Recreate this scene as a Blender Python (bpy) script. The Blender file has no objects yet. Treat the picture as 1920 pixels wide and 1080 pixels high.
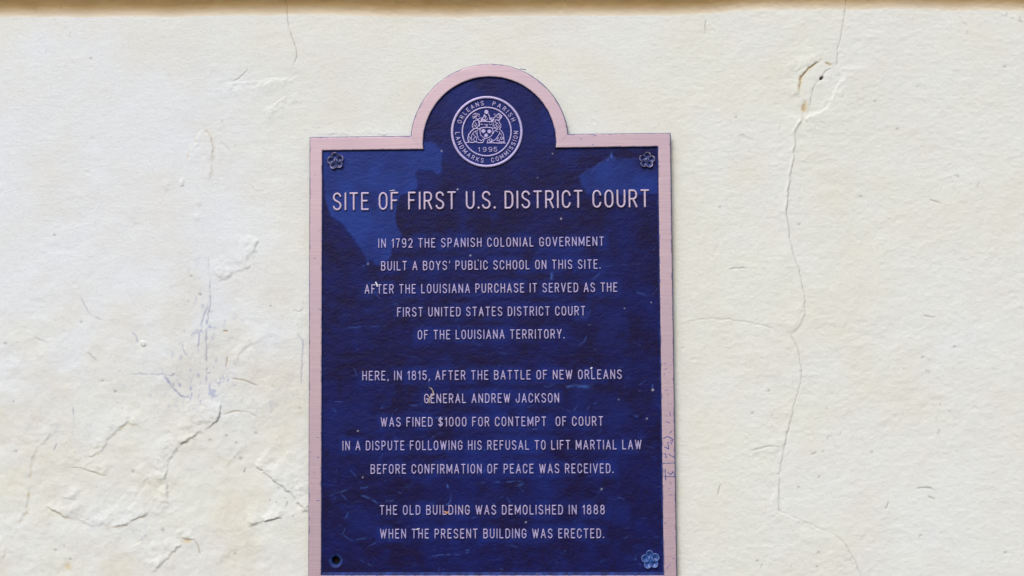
import bpy, math
import numpy as np
from mathutils import Matrix, Vector

scene = bpy.context.scene
col = scene.collection

# ------------------------------------------------------------------ camera
# lengths in the plan below are millimetres; the wall is the plane y = 0 and faces -Y
F, CX, CY = 1900.0, 960.0, 540.0
CAM = np.array([90.75, -1911.7, -379.9])
YAW, PITCH, ROLL = -0.0263, 0.0482, -0.0066
cy_, sy_, cp_, sp_ = math.cos(YAW), math.sin(YAW), math.cos(PITCH), math.sin(PITCH)
fwd = np.array([sy_ * cp_, cy_ * cp_, sp_])
right = np.array([cy_, -sy_, 0.0])
up = np.cross(right, fwd)
cr_, sr_ = math.cos(ROLL), math.sin(ROLL)
right, up = cr_ * right + sr_ * up, -sr_ * right + cr_ * up

cam_d = bpy.data.cameras.new('camera')
cam = bpy.data.objects.new('camera', cam_d)
col.objects.link(cam)
cam.matrix_world = Matrix(((right[0], up[0], -fwd[0], CAM[0] / 1000),
                           (right[1], up[1], -fwd[1], CAM[1] / 1000),
                           (right[2], up[2], -fwd[2], CAM[2] / 1000), (0, 0, 0, 1)))
cam_d.sensor_width = 36
cam_d.lens = 36 * F / 1920
cam_d.clip_start, cam_d.clip_end = 0.05, 200
cam_d.dof.use_dof = True
cam_d.dof.focus_distance = 1.90
cam_d.dof.aperture_fstop = 2.8
scene.camera = cam

# ------------------------------------------------------------------ daylight
SUN_EL, SUN_ROT = math.radians(41), math.radians(198)
world = bpy.data.worlds.new('World')
scene.world = world
world.use_nodes = True
wn = world.node_tree
sky = wn.nodes.new('ShaderNodeTexSky')
sky.sky_type = 'NISHITA'
sky.sun_disc = False
sky.sun_elevation, sky.sun_rotation = SUN_EL, SUN_ROT
sky.air_density, sky.dust_density, sky.ozone_density = 1.0, 2.5, 1.0
bg = wn.nodes['Background']
bg.inputs['Strength'].default_value = 0.10
wn.links.new(sky.outputs[0], bg.inputs['Color'])
sun_d = bpy.data.lights.new('sun', 'SUN')
sun_d.energy = 1.4
sun_d.angle = math.radians(26)
sun_d.color = (1.0, 0.985, 0.975)
sun = bpy.data.objects.new('sun', sun_d)
col.objects.link(sun)
sdir = Vector((math.sin(SUN_ROT) * math.cos(SUN_EL), math.cos(SUN_ROT) * math.cos(SUN_EL), math.sin(SUN_EL)))
sun.rotation_euler = sdir.to_track_quat('Z', 'Y').to_euler()
scene.view_settings.view_transform = 'Standard'
scene.view_settings.look = 'None'
scene.view_settings.exposure = 0.43
scene.view_settings.gamma = 1.0


# ------------------------------------------------------------------ helpers
def at(px, py, depth=0.0):
    """A point of the 1920 x 1080 photograph as (x, z) mm on the plane `depth` mm in front of the wall."""
    d = fwd + right * (px - CX) / F - up * (py - CY) / F
    t = (-depth - CAM[1]) / d[1]
    q = CAM + t * d
    return q[0], q[2]


def ats(pts, depth=0.0):
    return np.array([at(a, b, depth) for a, b in pts])


def lattice(X, Z, sx, sz, seed):
    """smooth value noise in -1..1"""
    u, v = X / sx + 1000.37, Z / sz + 1000.71
    i, j = np.floor(u).astype(np.int64), np.floor(v).astype(np.int64)
    fu, fv = u - i, v - j
    fu, fv = fu ** 3 * (fu * (6 * fu - 15) + 10), fv ** 3 * (fv * (6 * fv - 15) + 10)

    def h(a, b):
        n = (a * 374761393 + b * 668265263 + seed * 974711) & 0xFFFFFFFF
        n = ((n ^ (n >> 13)) * 1274126177) & 0xFFFFFFFF
        n = ((n ^ (n >> 16)) * 2246822519) & 0xFFFFFFFF
        return (n ^ (n >> 15)).astype(np.float64) / 2147483647.5 - 1
    return (h(i, j) * (1 - fu) + h(i + 1, j) * fu) * (1 - fv) + (h(i, j + 1) * (1 - fu) + h(i + 1, j + 1) * fu) * fv


def noise(X, Z, s, seed, octaves=3, ratio=1.0, ang=0.35):
    c, sn = math.cos(ang), math.sin(ang)
    out, amp, tot = 0, 1.0, 0
    for o in range(octaves):
        if ratio == 1.0:
            A, B = X * c - Z * sn, X * sn + Z * c
            X, Z = A, B
        out = out + amp * lattice(X, Z, s * ratio, s, seed + o * 17)
        tot += amp
        amp *= 0.5
        s *= 0.5
    return out / tot


def sstep(a, b, x):
    t = np.clip((x - a) / (b - a), 0, 1)
    return t * t * (3 - 2 * t)


def link_mesh(name, co, faces, mats, parent=None, smooth=True, attrs=None, mat_idx=None):
    me = bpy.data.meshes.new(name)
    if isinstance(faces, np.ndarray):
        n = len(faces)
        me.vertices.add(len(co))
        me.vertices.foreach_set('co', np.asarray(co, np.float32).ravel())
        me.loops.add(n * 4)
        me.loops.foreach_set('vertex_index', faces.astype(np.int32).ravel())
        me.polygons.add(n)
        me.polygons.foreach_set('loop_start', np.arange(0, n * 4, 4, dtype=np.int32))
        me.update(calc_edges=True)
    else:
        me.from_pydata([tuple(c) for c in co], [], faces)
        me.update()
    me.polygons.foreach_set('use_smooth', [smooth] * len(me.polygons))
    for m in (mats if isinstance(mats, (list, tuple)) else [mats]):
        me.materials.append(m)
    if mat_idx is not None:
        me.polygons.foreach_set('material_index', np.asarray(mat_idx, np.int32))
    for k, v in (attrs or {}).items():
        a = me.attributes.new(k, 'FLOAT', 'POINT')
        a.data.foreach_set('value', np.asarray(v, np.float32).ravel())
    ob = bpy.data.objects.new(name, me)
    col.objects.link(ob)
    if parent:
        ob.parent = parent
    return ob


def tag(o, label, cat, group=None):
    o['label'], o['category'] = label, cat
    if group:
        o['group'] = group


def grid_faces(nx, nz):
    i = np.arange((nx - 1) * (nz - 1))
    r, c = i // (nx - 1), i % (nx - 1)
    a = r * nx + c
    return np.stack([a, a + 1, a + nx + 1, a + nx], 1)


# ------------------------------------------------------------------ materials
def new_mat(name):
    m = bpy.data.materials.new(name)
    m.use_nodes = True
    nt = m.node_tree
    return m, nt, nt.nodes['Principled BSDF']


def nd(nt, kind, **kw):
    n = nt.nodes.new(kind)
    for k, v in kw.items():
        if k in n.inputs.keys():
            n.inputs[k].default_value = v
        else:
            setattr(n, k, v)
    return n


def attr(nt, name):
    n = nt.nodes.new('ShaderNodeAttribute')
    n.attribute_name = name
    return n.outputs['Fac']


def coords(nt, scale=(1, 1, 1)):
    g = nt.nodes.new('ShaderNodeNewGeometry')
    m = nt.nodes.new('ShaderNodeMapping')
    m.inputs['Scale'].default_value = scale
    nt.links.new(g.outputs['Position'], m.inputs['Vector'])
    return m.outputs[0]


def mix(nt, fac, a, b, mode='MIX'):
    n = nt.nodes.new('ShaderNodeMix')
    n.data_type = 'RGBA'
    n.blend_type = mode
    for sock, v in ((n.inputs[0], fac), (n.inputs[6], a), (n.inputs[7], b)):
        if hasattr(v, 'is_output'):
            nt.links.new(v, sock)
        elif isinstance(v, tuple):
            sock.default_value = v + (1,) if len(v) == 3 else v
        else:
            sock.default_value = v
    return n.outputs[2]


def ntex(nt, vec, scale, detail=3, rough=0.5, dist=0.0):
    n = nd(nt, 'ShaderNodeTexNoise', Scale=scale, Detail=detail, Roughness=rough, Distortion=dist)
    nt.links.new(vec, n.inputs['Vector'])
    return n.outputs['Fac']


def ramp(nt, src, lo, hi, o0=0.0, o1=1.0):
    n = nd(nt, 'ShaderNodeMapRange')
    n.inputs[1].default_value, n.inputs[2].default_value = lo, hi
    n.inputs[3].default_value, n.inputs[4].default_value = o0, o1
    nt.links.new(src, n.inputs[0])
    return n.outputs[0]


def math_n(nt, op, a, b):
    n = nt.nodes.new('ShaderNodeMath')
    n.operation = op
    for sock, v in ((n.inputs[0], a), (n.inputs[1], b)):
        if hasattr(v, 'is_output'):
            nt.links.new(v, sock)
        else:
            sock.default_value = v
    return n.outputs[0]


def bump(nt, bsdf, src, strength, dist):
    n = nd(nt, 'ShaderNodeBump', Strength=strength, Distance=dist)
    nt.links.new(src, n.inputs['Height'])
    nt.links.new(n.outputs[0], bsdf.inputs['Normal'])
    return n


# painted stucco: cream paint, whiter repaint, ochre (undercoat where chipped, painted shadow tint beside the plaque), grime, blue smudges
M_WALL, nt, b = new_mat('painted_stucco')
p = coords(nt)
c = mix(nt, attr(nt, 'white'), (0.752, 0.768, 0.706), (0.756, 0.792, 0.820))
c = mix(nt, ramp(nt, ntex(nt, p, 9, 4), 0.42, 0.72, 0, 0.22), c, (0.73, 0.72, 0.63))
c = mix(nt, ramp(nt, ntex(nt, p, 160, 3, 0.7), 0.52, 0.80, 0, 0.30), c, (0.60, 0.58, 0.52))
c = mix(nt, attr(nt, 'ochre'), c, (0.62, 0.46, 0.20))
c = mix(nt, attr(nt, 'blue'), c, (0.27, 0.31, 0.52))
c = mix(nt, attr(nt, 'grime'), c, (0.10, 0.08, 0.06))
nt.links.new(c, b.inputs['Base Color'])
b.inputs['Roughness'].default_value = 0.85
b.inputs['Specular IOR Level'].default_value = 0.25
pb = coords(nt, (0.8, 1, 1))
hgt = math_n(nt, 'ADD', ntex(nt, pb, 190, 5, 0.62), ntex(nt, coords(nt), 520, 3, 0.6))
bump(nt, b, hgt, 0.5, 0.0012)

# old ochre paint on the sheltered moulding
M_LEDGE, nt, b = new_mat('ochre_stucco')
p = coords(nt)
c = mix(nt, ramp(nt, ntex(nt, p, 14, 4), 0.35, 0.7), (0.70, 0.49, 0.24), (0.62, 0.41, 0.18))
c = mix(nt, attr(nt, 'cream'), c, (0.78, 0.72, 0.60))
c = mix(nt, attr(nt, 'grime'), c, (0.10, 0.07, 0.04))
nt.links.new(c, b.inputs['Base Color'])
b.inputs['Roughness'].default_value = 0.9
b.inputs['Specular IOR Level'].default_value = 0.1
bump(nt, b, ntex(nt, coords(nt, (0.4, 1, 1)), 160, 4, 0.6), 0.3, 0.001)

# navy paint on the cast panel
M_PANEL, nt, b = new_mat('navy_leather_grain_paint')
p = coords(nt)
n1 = ntex(nt, p, 14, 5, 0.62)
n2 = ntex(nt, coords(nt, (0.6, 1, 1)), 70, 4, 0.65)
c = mix(nt, ramp(nt, n1, 0.40, 0.64), (0.0092, 0.0065, 0.046), (0.0080, 0.0115, 0.098))
c = mix(nt, ramp(nt, n2, 0.50, 0.76, 0, 0.6), c, (0.0095, 0.018, 0.140))
c = mix(nt, attr(nt, 'halo'), c, (0.0100, 0.022, 0.165))
c = mix(nt, attr(nt, 'patch'), c, (0.0160, 0.040, 0.235))
c = mix(nt, attr(nt, 'scratch'), c, (0.06, 0.14, 0.48))
c = mix(nt, attr(nt, 'fleck'), c, (0.75, 0.76, 0.80))
c = mix(nt, attr(nt, 'hole'), c, (0.004, 0.003, 0.003))
nt.links.new(c, b.inputs['Base Color'])
b.inputs['Roughness'].default_value = 0.5
b.inputs['Specular IOR Level'].default_value = 0.12
v = nd(nt, 'ShaderNodeTexVoronoi', Scale=120.0)
v.feature = 'SMOOTH_F1'
wv = nd(nt, 'ShaderNodeVectorMath')
wv.operation = 'ADD'
dn = nd(nt, 'ShaderNodeTexNoise', Scale=45.0, Detail=2.0)
nt.links.new(p, dn.inputs['Vector'])
sc = nd(nt, 'ShaderNodeVectorMath')
sc.operation = 'SCALE'
sc.inputs['Scale'].default_value = 0.03
nt.links.new(dn.outputs['Color'], sc.inputs[0])
nt.links.new(coords(nt, (0.5, 1, 1)), wv.inputs[0])
nt.links.new(sc.outputs[0], wv.inputs[1])
nt.links.new(wv.outputs[0], v.inputs['Vector'])
bump(nt, b, math_n(nt, 'ADD', v.outputs['Distance'], ntex(nt, p, 260, 3)), 0.55, 0.0012)

# painted sides of the casting
M_SIDE, nt, b = new_mat('navy_edge_paint')
p = coords(nt)
c = mix(nt, ramp(nt, ntex(nt, p, 60, 4), 0.4, 0.7), (0.012, 0.018, 0.09), (0.020, 0.055, 0.27))
nt.links.new(c, b.inputs['Base Color'])
b.inputs['Roughness'].default_value = 0.6
b.inputs['Specular IOR Level'].default_value = 0.15


def bronze(name, tone_a, tone_b, tone_c, streak=True, worn_attr=None):
    m, nt, b = new_mat(name)
    p = coords(nt, (3, 3, 170)) if streak else coords(nt, (60, 60, 60))
    s = ntex(nt, p, 3.0, 4, 0.7)
    c = mix(nt, ramp(nt, s, 0.32, 0.60), tone_a, tone_b)
    c = mix(nt, ramp(nt, ntex(nt, coords(nt), 9, 3), 0.35, 0.68, 0, 0.55), c, tone_c)
    c = mix(nt, ramp(nt, ntex(nt, coords(nt, (1, 1, 2.5)), 150, 4, 0.75), 0.72, 0.80, 0, 0.5), c, (0.14, 0.12, 0.26))
    if streak:     # navy paint left along the edges
        e = math_n(nt, 'MULTIPLY', attr(nt, 'edge'), ramp(nt, ntex(nt, coords(nt), 55, 4, 0.7), 0.42, 0.72))
        c = mix(nt, ramp(nt, e, 0.2, 0.6, 0, 0.6), c, (0.08, 0.09, 0.24))
    if worn_attr:
        c = mix(nt, attr(nt, worn_attr), (0.013, 0.020, 0.115), c)
    nt.links.new(c, b.inputs['Base Color'])
    b.inputs['Metallic'].default_value = 0.25
    b.inputs['Roughness'].default_value = 0.48
    bump(nt, b, s, 0.25, 0.0006)
    return m


M_RIM = bronze('brushed_pink_bronze', (0.47, 0.340, 0.395), (0.585, 0.437, 0.490), (0.49, 0.375, 0.455))
M_LETTER = bronze('raised_bronze_lettering', (0.37, 0.31, 0.52), (0.49, 0.415, 0.63), (0.34, 0.34, 0.70), False, 'top')
M_TITLE = bronze('raised_bronze_title', (0.46, 0.365, 0.50), (0.56, 0.455, 0.585), (0.43, 0.375, 0.63), False, 'top')

M_ROS, nt, b = new_mat('worn_painted_rosette')
c = mix(nt, ramp(nt, ntex(nt, coords(nt), 220, 3), 0.35, 0.7), (0.010, 0.014, 0.085), (0.018, 0.045, 0.21))
c = mix(nt, math_n(nt, 'MULTIPLY', attr(nt, 'worn'), ramp(nt, ntex(nt, coords(nt), 170, 3), 0.38, 0.62, 0.1, 0.9)), c, (0.62, 0.52, 0.72))
nt.links.new(c, b.inputs['Base Color'])
b.inputs['Metallic'].default_value = 0.15
b.inputs['Roughness'].default_value = 0.34

M_ROSB, nt, b = new_mat('overpainted_rosette')
c = mix(nt, ramp(nt, ntex(nt, coords(nt), 260, 3), 0.35, 0.7), (0.016, 0.04, 0.18), (0.04, 0.13, 0.46))
c = mix(nt, math_n(nt, 'MULTIPLY', attr(nt, 'worn'), 0.35), c, (0.30, 0.38, 0.70))
nt.links.new(c, b.inputs['Base Color'])
b.inputs['Roughness'].default_value = 0.3

M_LEAF, nt, b = new_mat('dry_tan_leaf')
c = mix(nt, ramp(nt, ntex(nt, coords(nt), 300, 3), 0.35, 0.65), (0.42, 0.28, 0.20), (0.62, 0.50, 0.36))
nt.links.new(c, b.inputs['Base Color'])
b.inputs['Roughness'].default_value = 0.8
M_LEAF2, nt, b = new_mat('rusty_orange_leaf')
c = mix(nt, ramp(nt, ntex(nt, coords(nt), 300, 3), 0.35, 0.65), (0.42, 0.17, 0.08), (0.60, 0.30, 0.14))
nt.links.new(c, b.inputs['Base Color'])
b.inputs['Roughness'].default_value = 0.8

# ------------------------------------------------------------------ wall relief
BAND = ats([(-900, 32), (0, 32), (300, 32), (560, 28), (620, 28), (740, 33), (900, 33), (1000, 30), (1250, 29),
            (1330, 25), (1430, 18), (1700, 18), (1920, 21), (2700, 22)])


def band_z(X):
    return np.interp(X, BAND[:, 0], BAND[:, 1]) + 1.2 * lattice(X, X * 0, 45, 45, 77)


class Relief:
    """height (mm, out of the wall) and paint attributes on a set of points"""

    def __init__(self, X, Z):
        self.X, self.Z = X, Z
        self.h = np.zeros_like(X)
        for k in ('white', 'ochre', 'blue', 'grime'):
            setattr(self, k, np.zeros_like(X))
        self.wx = 2.4 * noise(X, Z, 17, 5, 3) + 1.9 * noise(X, Z, 6, 105, 2)
        self.wz = 2.4 * noise(X, Z, 17, 6, 3) + 1.9 * noise(X, Z, 6, 106, 2)

    @staticmethod
    def smooth(pts):
        for _ in range(2):
            if len(pts) > 2:
                a, b_ = pts[:-1], pts[1:]
                mid = np.stack([.75 * a + .25 * b_, .25 * a + .75 * b_], 1).reshape(-1, 2)
                pts = np.vstack([pts[:1], mid[1:-1], pts[-1:]])
        return pts

    def near(self, pts, reach, warp=1.0):
        """indices of points within reach, their distance, signed distance (+ = left of travel) and 0..1 run"""
        pts = self.smooth(pts)
        lo, hi = pts.min(0) - reach - 4, pts.max(0) + reach + 4
        idx = np.nonzero((self.X > lo[0]) & (self.X < hi[0]) & (self.Z > lo[1]) & (self.Z < hi[1]))
        x, z = self.X[idx] + warp * self.wx[idx], self.Z[idx] + warp * self.wz[idx]
        seg = np.diff(pts, axis=0)
        ln = np.hypot(seg[:, 0], seg[:, 1])
        cum = np.r_[0, np.cumsum(ln)]
        best = np.full(x.shape, 1e9)
        sd = np.zeros(x.shape)
        run = np.zeros(x.shape)
        for k in range(len(seg)):
            dx, dz = x - pts[k, 0], z - pts[k, 1]
            t = np.clip((dx * seg[k, 0] + dz * seg[k, 1]) / ln[k] ** 2, 0, 1)
            d = np.hypot(dx - t * seg[k, 0], dz - t * seg[k, 1])
            m = d < best
            best[m] = d[m]
            sd[m] = np.sign(seg[k, 0] * dz - seg[k, 1] * dx)[m] * d[m]
            run[m] = ((cum[k] + t * ln[k]) / cum[-1])[m]
        m = best < reach
        idx = tuple(i[m] for i in idx)
        return idx, best[m], sd[m], run[m]

    def crack(self, px, w=0.9, depth=1.2, dark=0.6, ochre=0.0, blue=0.0, warp=0.7, seed=1, gaps=0.3, taper=True):
        pts = ats(px)
        idx, d, sd, run = self.near(pts, 7 * w + 3, warp)
        g = np.clip(0.75 + 0.9 * lattice(self.X[idx], self.Z[idx], 14, 14, 300 + seed) + (0.5 - gaps), 0, 1)
        if taper:
            g = g * sstep(0, 0.2, run) * sstep(0, 0.25, 1 - run)
        k = np.exp(-(d / w) ** 2) * g
        self.h[idx] -= depth * k
        self.grime[idx] = np.maximum(self.grime[idx], dark * k)
        if ochre:
            self.ochre[idx] = np.maximum(self.ochre[idx], 0.8 * ochre * np.exp(-(d / (1.9 * w)) ** 2) * g)
        if blue:
            self.blue[idx] = np.maximum(self.blue[idx], blue * np.exp(-(d / (1.3 * w)) ** 2) * g)

    def step(self, px, hgt=1.5, fade=45, soft=0.9, warp=0.8, ochre=0.0, dark=0.0, end=0.16, rag=1.5):
        """paint layer standing proud on the left of the direction of travel, falling off over `fade`"""
        pts = ats(px)
        idx, d, sd, run = self.near(pts, fade * 2.2, 1.9 * warp)
        e = sstep(0, end, run) * sstep(0, end, 1 - run)
        e = e * np.clip(0.62 + (1.5 - rag) * 0.2 + rag * noise(self.X[idx], self.Z[idx], 19 if rag > 1 else 55, 310, 3 if rag > 1 else 1), 0.0, 1.25)
        soft = soft * np.clip(1.2 + 1.5 * lattice(self.X[idx], self.Z[idx], 31, 31, 311), 0.6, 2.6)
        side = sstep(-soft, soft, sd)
        self.h[idx] += hgt * side * np.exp(-(d / fade) ** 2) * e
        self.h[idx] -= 0.25 * hgt * (1 - side) * np.exp(-(d / (fade * .3)) ** 2) * e
        if ochre:
            self.ochre[idx] = np.maximum(self.ochre[idx], ochre * np.exp(-((sd + 2) / 2.2) ** 2) * e * np.clip(0.6 + noise(self.X[idx], self.Z[idx], 9, 312, 2), 0, 1))
        if dark:
            self.grime[idx] = np.maximum(self.grime[idx], dark * np.exp(-((sd + .6) / 0.9) ** 2) * e)

    def blob(self, px, py, r, hgt, kind=None, amt=0.0, sharp=False, stretch=1.0, ang=0.0):
        cx, cz = at(px, py)
        R = r * max(stretch, 1) * 2.5
        idx = np.nonzero((abs(self.X - cx) < R) & (abs(self.Z - cz) < R))
        x, z = self.X[idx] - cx, self.Z[idx] - cz
        c, s = math.cos(ang), math.sin(ang)
        x, z = (x * c + z * s) / stretch, -x * s + z * c
        d = np.hypot(x, z)
        k = sstep(r * 1.15, r * 0.8, d) if sharp else np.exp(-(d / r) ** 2)
        self.h[idx] += hgt * k
        if kind:
            a = getattr(self, kind)
            a[idx] = np.maximum(a[idx], amt * k)


def g2(X, Z, px, py, rx, rz):
    cx, cz = at(px, py)
    return np.exp(-((X - cx) / rx) ** 2 - ((Z - cz) / rz) ** 2)


def wall_relief(X, Z):
    R = Relief(X, Z)
    right_side = sstep(250, 420, X)
    left_low = sstep(-150, -420, X) * sstep(-100, -480, Z)
    h = 1.8 * noise(X, Z, 340, 1, 2) + 0.65 * noise(X, Z, 95, 2, 2)
    h += 0.24 * noise(X, Z, 30, 3, 2)
    h += (0.14 + 0.18 * right_side) * noise(X, Z, 13, 4, 3, ratio=1.35)
    h += (0.13 + 0.16 * right_side) * noise(X, Z, 6.0, 8, 2, ratio=1.35)
    brush = noise(X, Z, 4.6, 9, 2, ratio=5.0)
    h += 0.11 * brush * (0.35 + 0.65 * sstep(-350, 50, Z))
    # pitted and trowelled patches
    rough = np.clip(noise(X, Z, 130, 11, 3) * 1.8, 0, 1)
    h += 0.5 * rough * noise(X, Z, 15, 12, 3, ratio=1.5)
    h += left_low * (1.0 * noise(X, Z, 34, 13, 3) - 1.3 * np.abs(noise(X, Z, 60, 14, 2)) + 0.3 * noise(X, Z, 9, 15, 2))
    pit = noise(X, Z, 13, 16, 1) * noise(X, Z, 70, 18, 1)
    h -= 0.5 * sstep(0.62, 0.80, pit)
    R.h = h
    # paint
    R.white = np.clip(0.42 + 0.9 * g2(X, Z, 150, 380, 420, 330) + 0.35 * g2(X, Z, 420, 560, 220, 240)
                      - 0.15 * right_side - 0.55 * g2(X, Z, 900, 500, 520, 520) - 0.30 * left_low * (0.5 + noise(X, Z, 60, 21, 2))
                      + 0.45 * noise(X, Z, 110, 22, 3), 0, 1)
    R.ochre = 0.16 * np.clip(noise(X, Z, 85, 23, 3) + 0.2, 0, 1) * (0.6 + 0.7 * left_low)
    zone = (g2(X, Z, 385, 640, 60, 130) + 0.8 * g2(X, Z, 340, 720, 90, 40) + 0.7 * g2(X, Z, 530, 680, 50, 90)
            + 0.4 * g2(X, Z, 300, 1010, 60, 30) + 0.35 * g2(X, Z, 160, 800, 110, 60) + 0.55 * g2(X, Z, 1480, 715, 60, 14)
            + 0.22 * g2(X, Z, 480, 770, 110, 90))
    vein = 1 - np.abs(noise(X, Z, 22, 31, 3, ratio=0.6)) * 13
    spot = sstep(0.35, 0.62, noise(X, Z, 10, 32, 2, ratio=0.7))
    R.blue = 0.58 * np.clip(zone, 0, 1) * sstep(-0.35, 0.35, noise(X, Z, 40, 34, 3)) * np.clip(np.clip(vein, 0, 1) * sstep(-0.1, 0.4, noise(X, Z, 30, 33, 2)) + 0.9 * spot, 0, 1)
    R.blue += 0.06 * np.clip(zone, 0, 1)
    sp = noise(X, Z, 6.5, 41, 1) * (0.65 + 0.35 * noise(X, Z, 90, 42, 2))
    R.grime = 0.55 * sstep(0.67, 0.84, sp) * (0.25 + 0.6 * np.clip(left_low + 0.4 * right_side, 0, 1))

    # right-hand crack with its lifted flake
    R.crack([(1587, -40), (1586, 0), (1584, 20), (1580, 50), (1575, 75), (1570, 95), (1569, 120)], 0.75, 1.4, 0.45, taper=False, gaps=0.1, warp=0.4)
    R.crack([(1568, 120), (1560, 127), (1548, 134), (1540, 147), (1527, 160), (1522, 180), (1516, 205), (1508, 218)], 0.9, 1.2, 0.45, seed=2)
    R.crack([(1544, 106), (1530, 120), (1515, 128), (1502, 145), (1498, 165), (1501, 182)], 1.4, 1.8, 0.35, ochre=0.9, seed=3, warp=1.2)
    R.crack([(1545, 118), (1556, 122), (1570, 120)], 1.5, 1.6, 0.5, ochre=0.8, seed=4)
    R.crack([(1510, 186), (1508, 198), (1507, 214)], 2.4, 1.5, 0.15, ochre=0.95, seed=5, gaps=0.0)
    R.step([(1500, 182), (1498, 165), (1502, 145), (1515, 128), (1540, 108)], 1.8, 30)
    R.step([(1578, 126), (1581, 150), (1565, 165), (1560, 185), (1552, 205), (1525, 213), (1506, 220)], 2.3, 34, soft=2.2, end=0.04, rag=0.6, warp=0.6)
    R.blob(1540, 147, 3.0, -4, 'grime', 1.0, True, 1.5, 0.8)
    main = [(1506, 218), (1497, 235), (1490, 250), (1493, 268), (1487, 285), (1490, 300), (1482, 325), (1479, 360), (1477, 385),
            (1474, 395), (1478, 415), (1480, 440), (1485, 465), (1492, 490), (1500, 510), (1506, 540), (1509, 575), (1508, 595),
            (1497, 615), (1484, 630)]
    R.step(main[::-1], 1.9, 30, soft=1.5, end=0.03, warp=0.35, rag=0.7)
    R.step([(a - 6, b_) for a, b_ in main[:12]], 1.2, 12, soft=2.2, end=0.06, rag=0.7, warp=0.5)
    R.step([(1480, 632), (1490, 612), (1500, 596), (1504, 570)], 0.9, 18, soft=3.5)
    R.crack(main, 0.75, 1.3, 0.38, gaps=0.12, seed=6)
    R.crack([(1484, 630), (1460, 620), (1435, 611), (1395, 602), (1330, 596), (1300, 600), (1262, 614)], 0.8, 1.1, 0.34, seed=7, warp=0.6, gaps=0.15)
    R.crack([(1484, 630), (1496, 652), (1503, 690), (1502, 720), (1490, 760), (1481, 790), (1473, 840), (1462, 875), (1461, 910),
             (1459, 957), (1470, 962), (1500, 975), (1550, 997), (1575, 1008), (1590, 1030), (1605, 1055), (1620, 1100)], 0.9, 1.2, 0.33, seed=8, gaps=0.22, taper=False)
    R.step([(1620, 1100), (1590, 1030), (1575, 1008), (1500, 975), (1459, 957), (1462, 875), (1481, 790), (1502, 720)], 0.8, 40)
    for q, s_ in ((((1405, 846), (1425, 840), (1445, 836), (1470, 838)), 11), (((1520, 853), (1532, 848)), 12),
                  (((1715, 918), (1735, 912), (1752, 920)), 13), (((1740, 930), (1755, 938)), 14), (((1660, 955), (1668, 940)), 15),
                  (((1365, 505), (1405, 502)), 16), (((1730, 592), (1760, 597)), 17), (((1740, 372), (1770, 385)), 18),
                  (((1345, 930), (1352, 905)), 19), (((1323, 35), (1324, 65)), 20)):
        R.crack(q, 1.3, 1.5, 0.40, seed=s_, gaps=0.1)
    for x_, y_ in ((1499, 421), (1730, 670), (1720, 162), (1683, 242), (1884, 125), (1635, 848), (1497, 914), (1536, 895), (1726, 1005), (1534, 1036),
                   (1532, 1063), (1442, 733), (1411, 775), (1614, 368), (1380, 220), (1790, 650), (1885, 1036), (1420, 1052), (1640, 190), (1350, 388)):
        R.blob(x_, y_, 2.0, -0.9, 'grime', 0.42, stretch=1.3, ang=0.4)

    # left half
    R.crack([(520, -30), (527, 0), (540, 5), (538, 35), (545, 65), (556, 90), (557, 105), (550, 125)], 0.8, 1.2, 0.50, taper=False, seed=21, gaps=0.1, warp=0.4)
    R.crack([(466, 124), (464, 135), (434, 155)], 0.9, 1.2, 0.45, seed=22)
    R.step([(567, 142), (500, 152), (410, 158)], 1.3, 22, soft=3)
    R.step([(560, 170), (522, 190), (485, 208)], 1.5, 24, soft=3, ochre=0.2)
    R.step([(398, 340), (398, 277), (393, 252), (382, 241), (371, 249), (345, 320)], 0.8, 26, soft=1.8, ochre=0.25, end=0.08)
    R.crack([(371, 249), (382, 241), (393, 252), (398, 277), (396, 310), (397, 350)], 0.8, 0.9, 0.25, ochre=0.3, seed=23)
    R.crack([(409, 264), (425, 275), (441, 296)], 1.2, 0.9, 0.25, seed=24)
    R.step([(307, 361), (325, 352), (350, 345)], 1.3, 20, soft=2.4, ochre=0.35)
    R.step([(360, 396), (368, 389), (379, 384)], 1.3, 14, soft=1.6, ochre=0.5)
    R.blob(368, 407, 6, 1.2, None)
    R.step([(398, 529), (433, 513), (467, 503), (478, 480), (482, 440)], 1.6, 34, soft=2.2, ochre=0.2, end=0.1)
    R.crack([(391, 470), (393, 520), (395, 570), (388, 607), (387, 640), (388, 673), (388, 702), (384, 740)], 1.0, 1.2, 0.25, blue=0.55, seed=25, warp=1.0)
    R.crack([(395, 566), (381, 590), (377, 620), (372, 655), (371, 672)], 1.1, 1.0, 0.1, blue=0.65, seed=26)
    R.crack([(343, 640), (344, 658), (356, 672)], 0.9, 0.9, 0.15, blue=0.5, seed=27)
    R.crack([(149, 550), (156, 572), (172, 592), (200, 603)], 0.9, 0.9, 0.22, blue=0.30, seed=28)
    R.crack([(162, 660), (177, 672), (186, 682)], 0.9, 0.8, 0.25, blue=0.3, seed=29)
    R.crack([(64, 630), (68, 637), (95, 643)], 0.9, 0.8, 0.2, blue=0.2, seed=30)
    R.crack([(555, 617), (560, 630), (568, 636), (568, 660), (565, 700), (568, 740)], 1.0, 1.0, 0.20, blue=0.5, seed=31)
    R.crack([(567, 565), (570, 585), (545, 582)], 1.0, 1.0, 0.4, seed=32)
    R.crack([(465, 343), (480, 359), (497, 358)], 0.9, 0.9, 0.35, seed=33)
    R.crack([(302, 700), (318, 720), (332, 738), (348, 744), (366, 748)], 1.5, 1.0, 0.15, blue=0.75, seed=34, warp=1.2)
    R.crack([(235, 700), (300, 703), (345, 706)], 1.0, 0.6, 0.1, blue=0.4, seed=35, warp=1.2)
    R.crack([(418, 620), (428, 622)], 1.5, 1.8, 0.35, ochre=0.8, seed=36)
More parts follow.
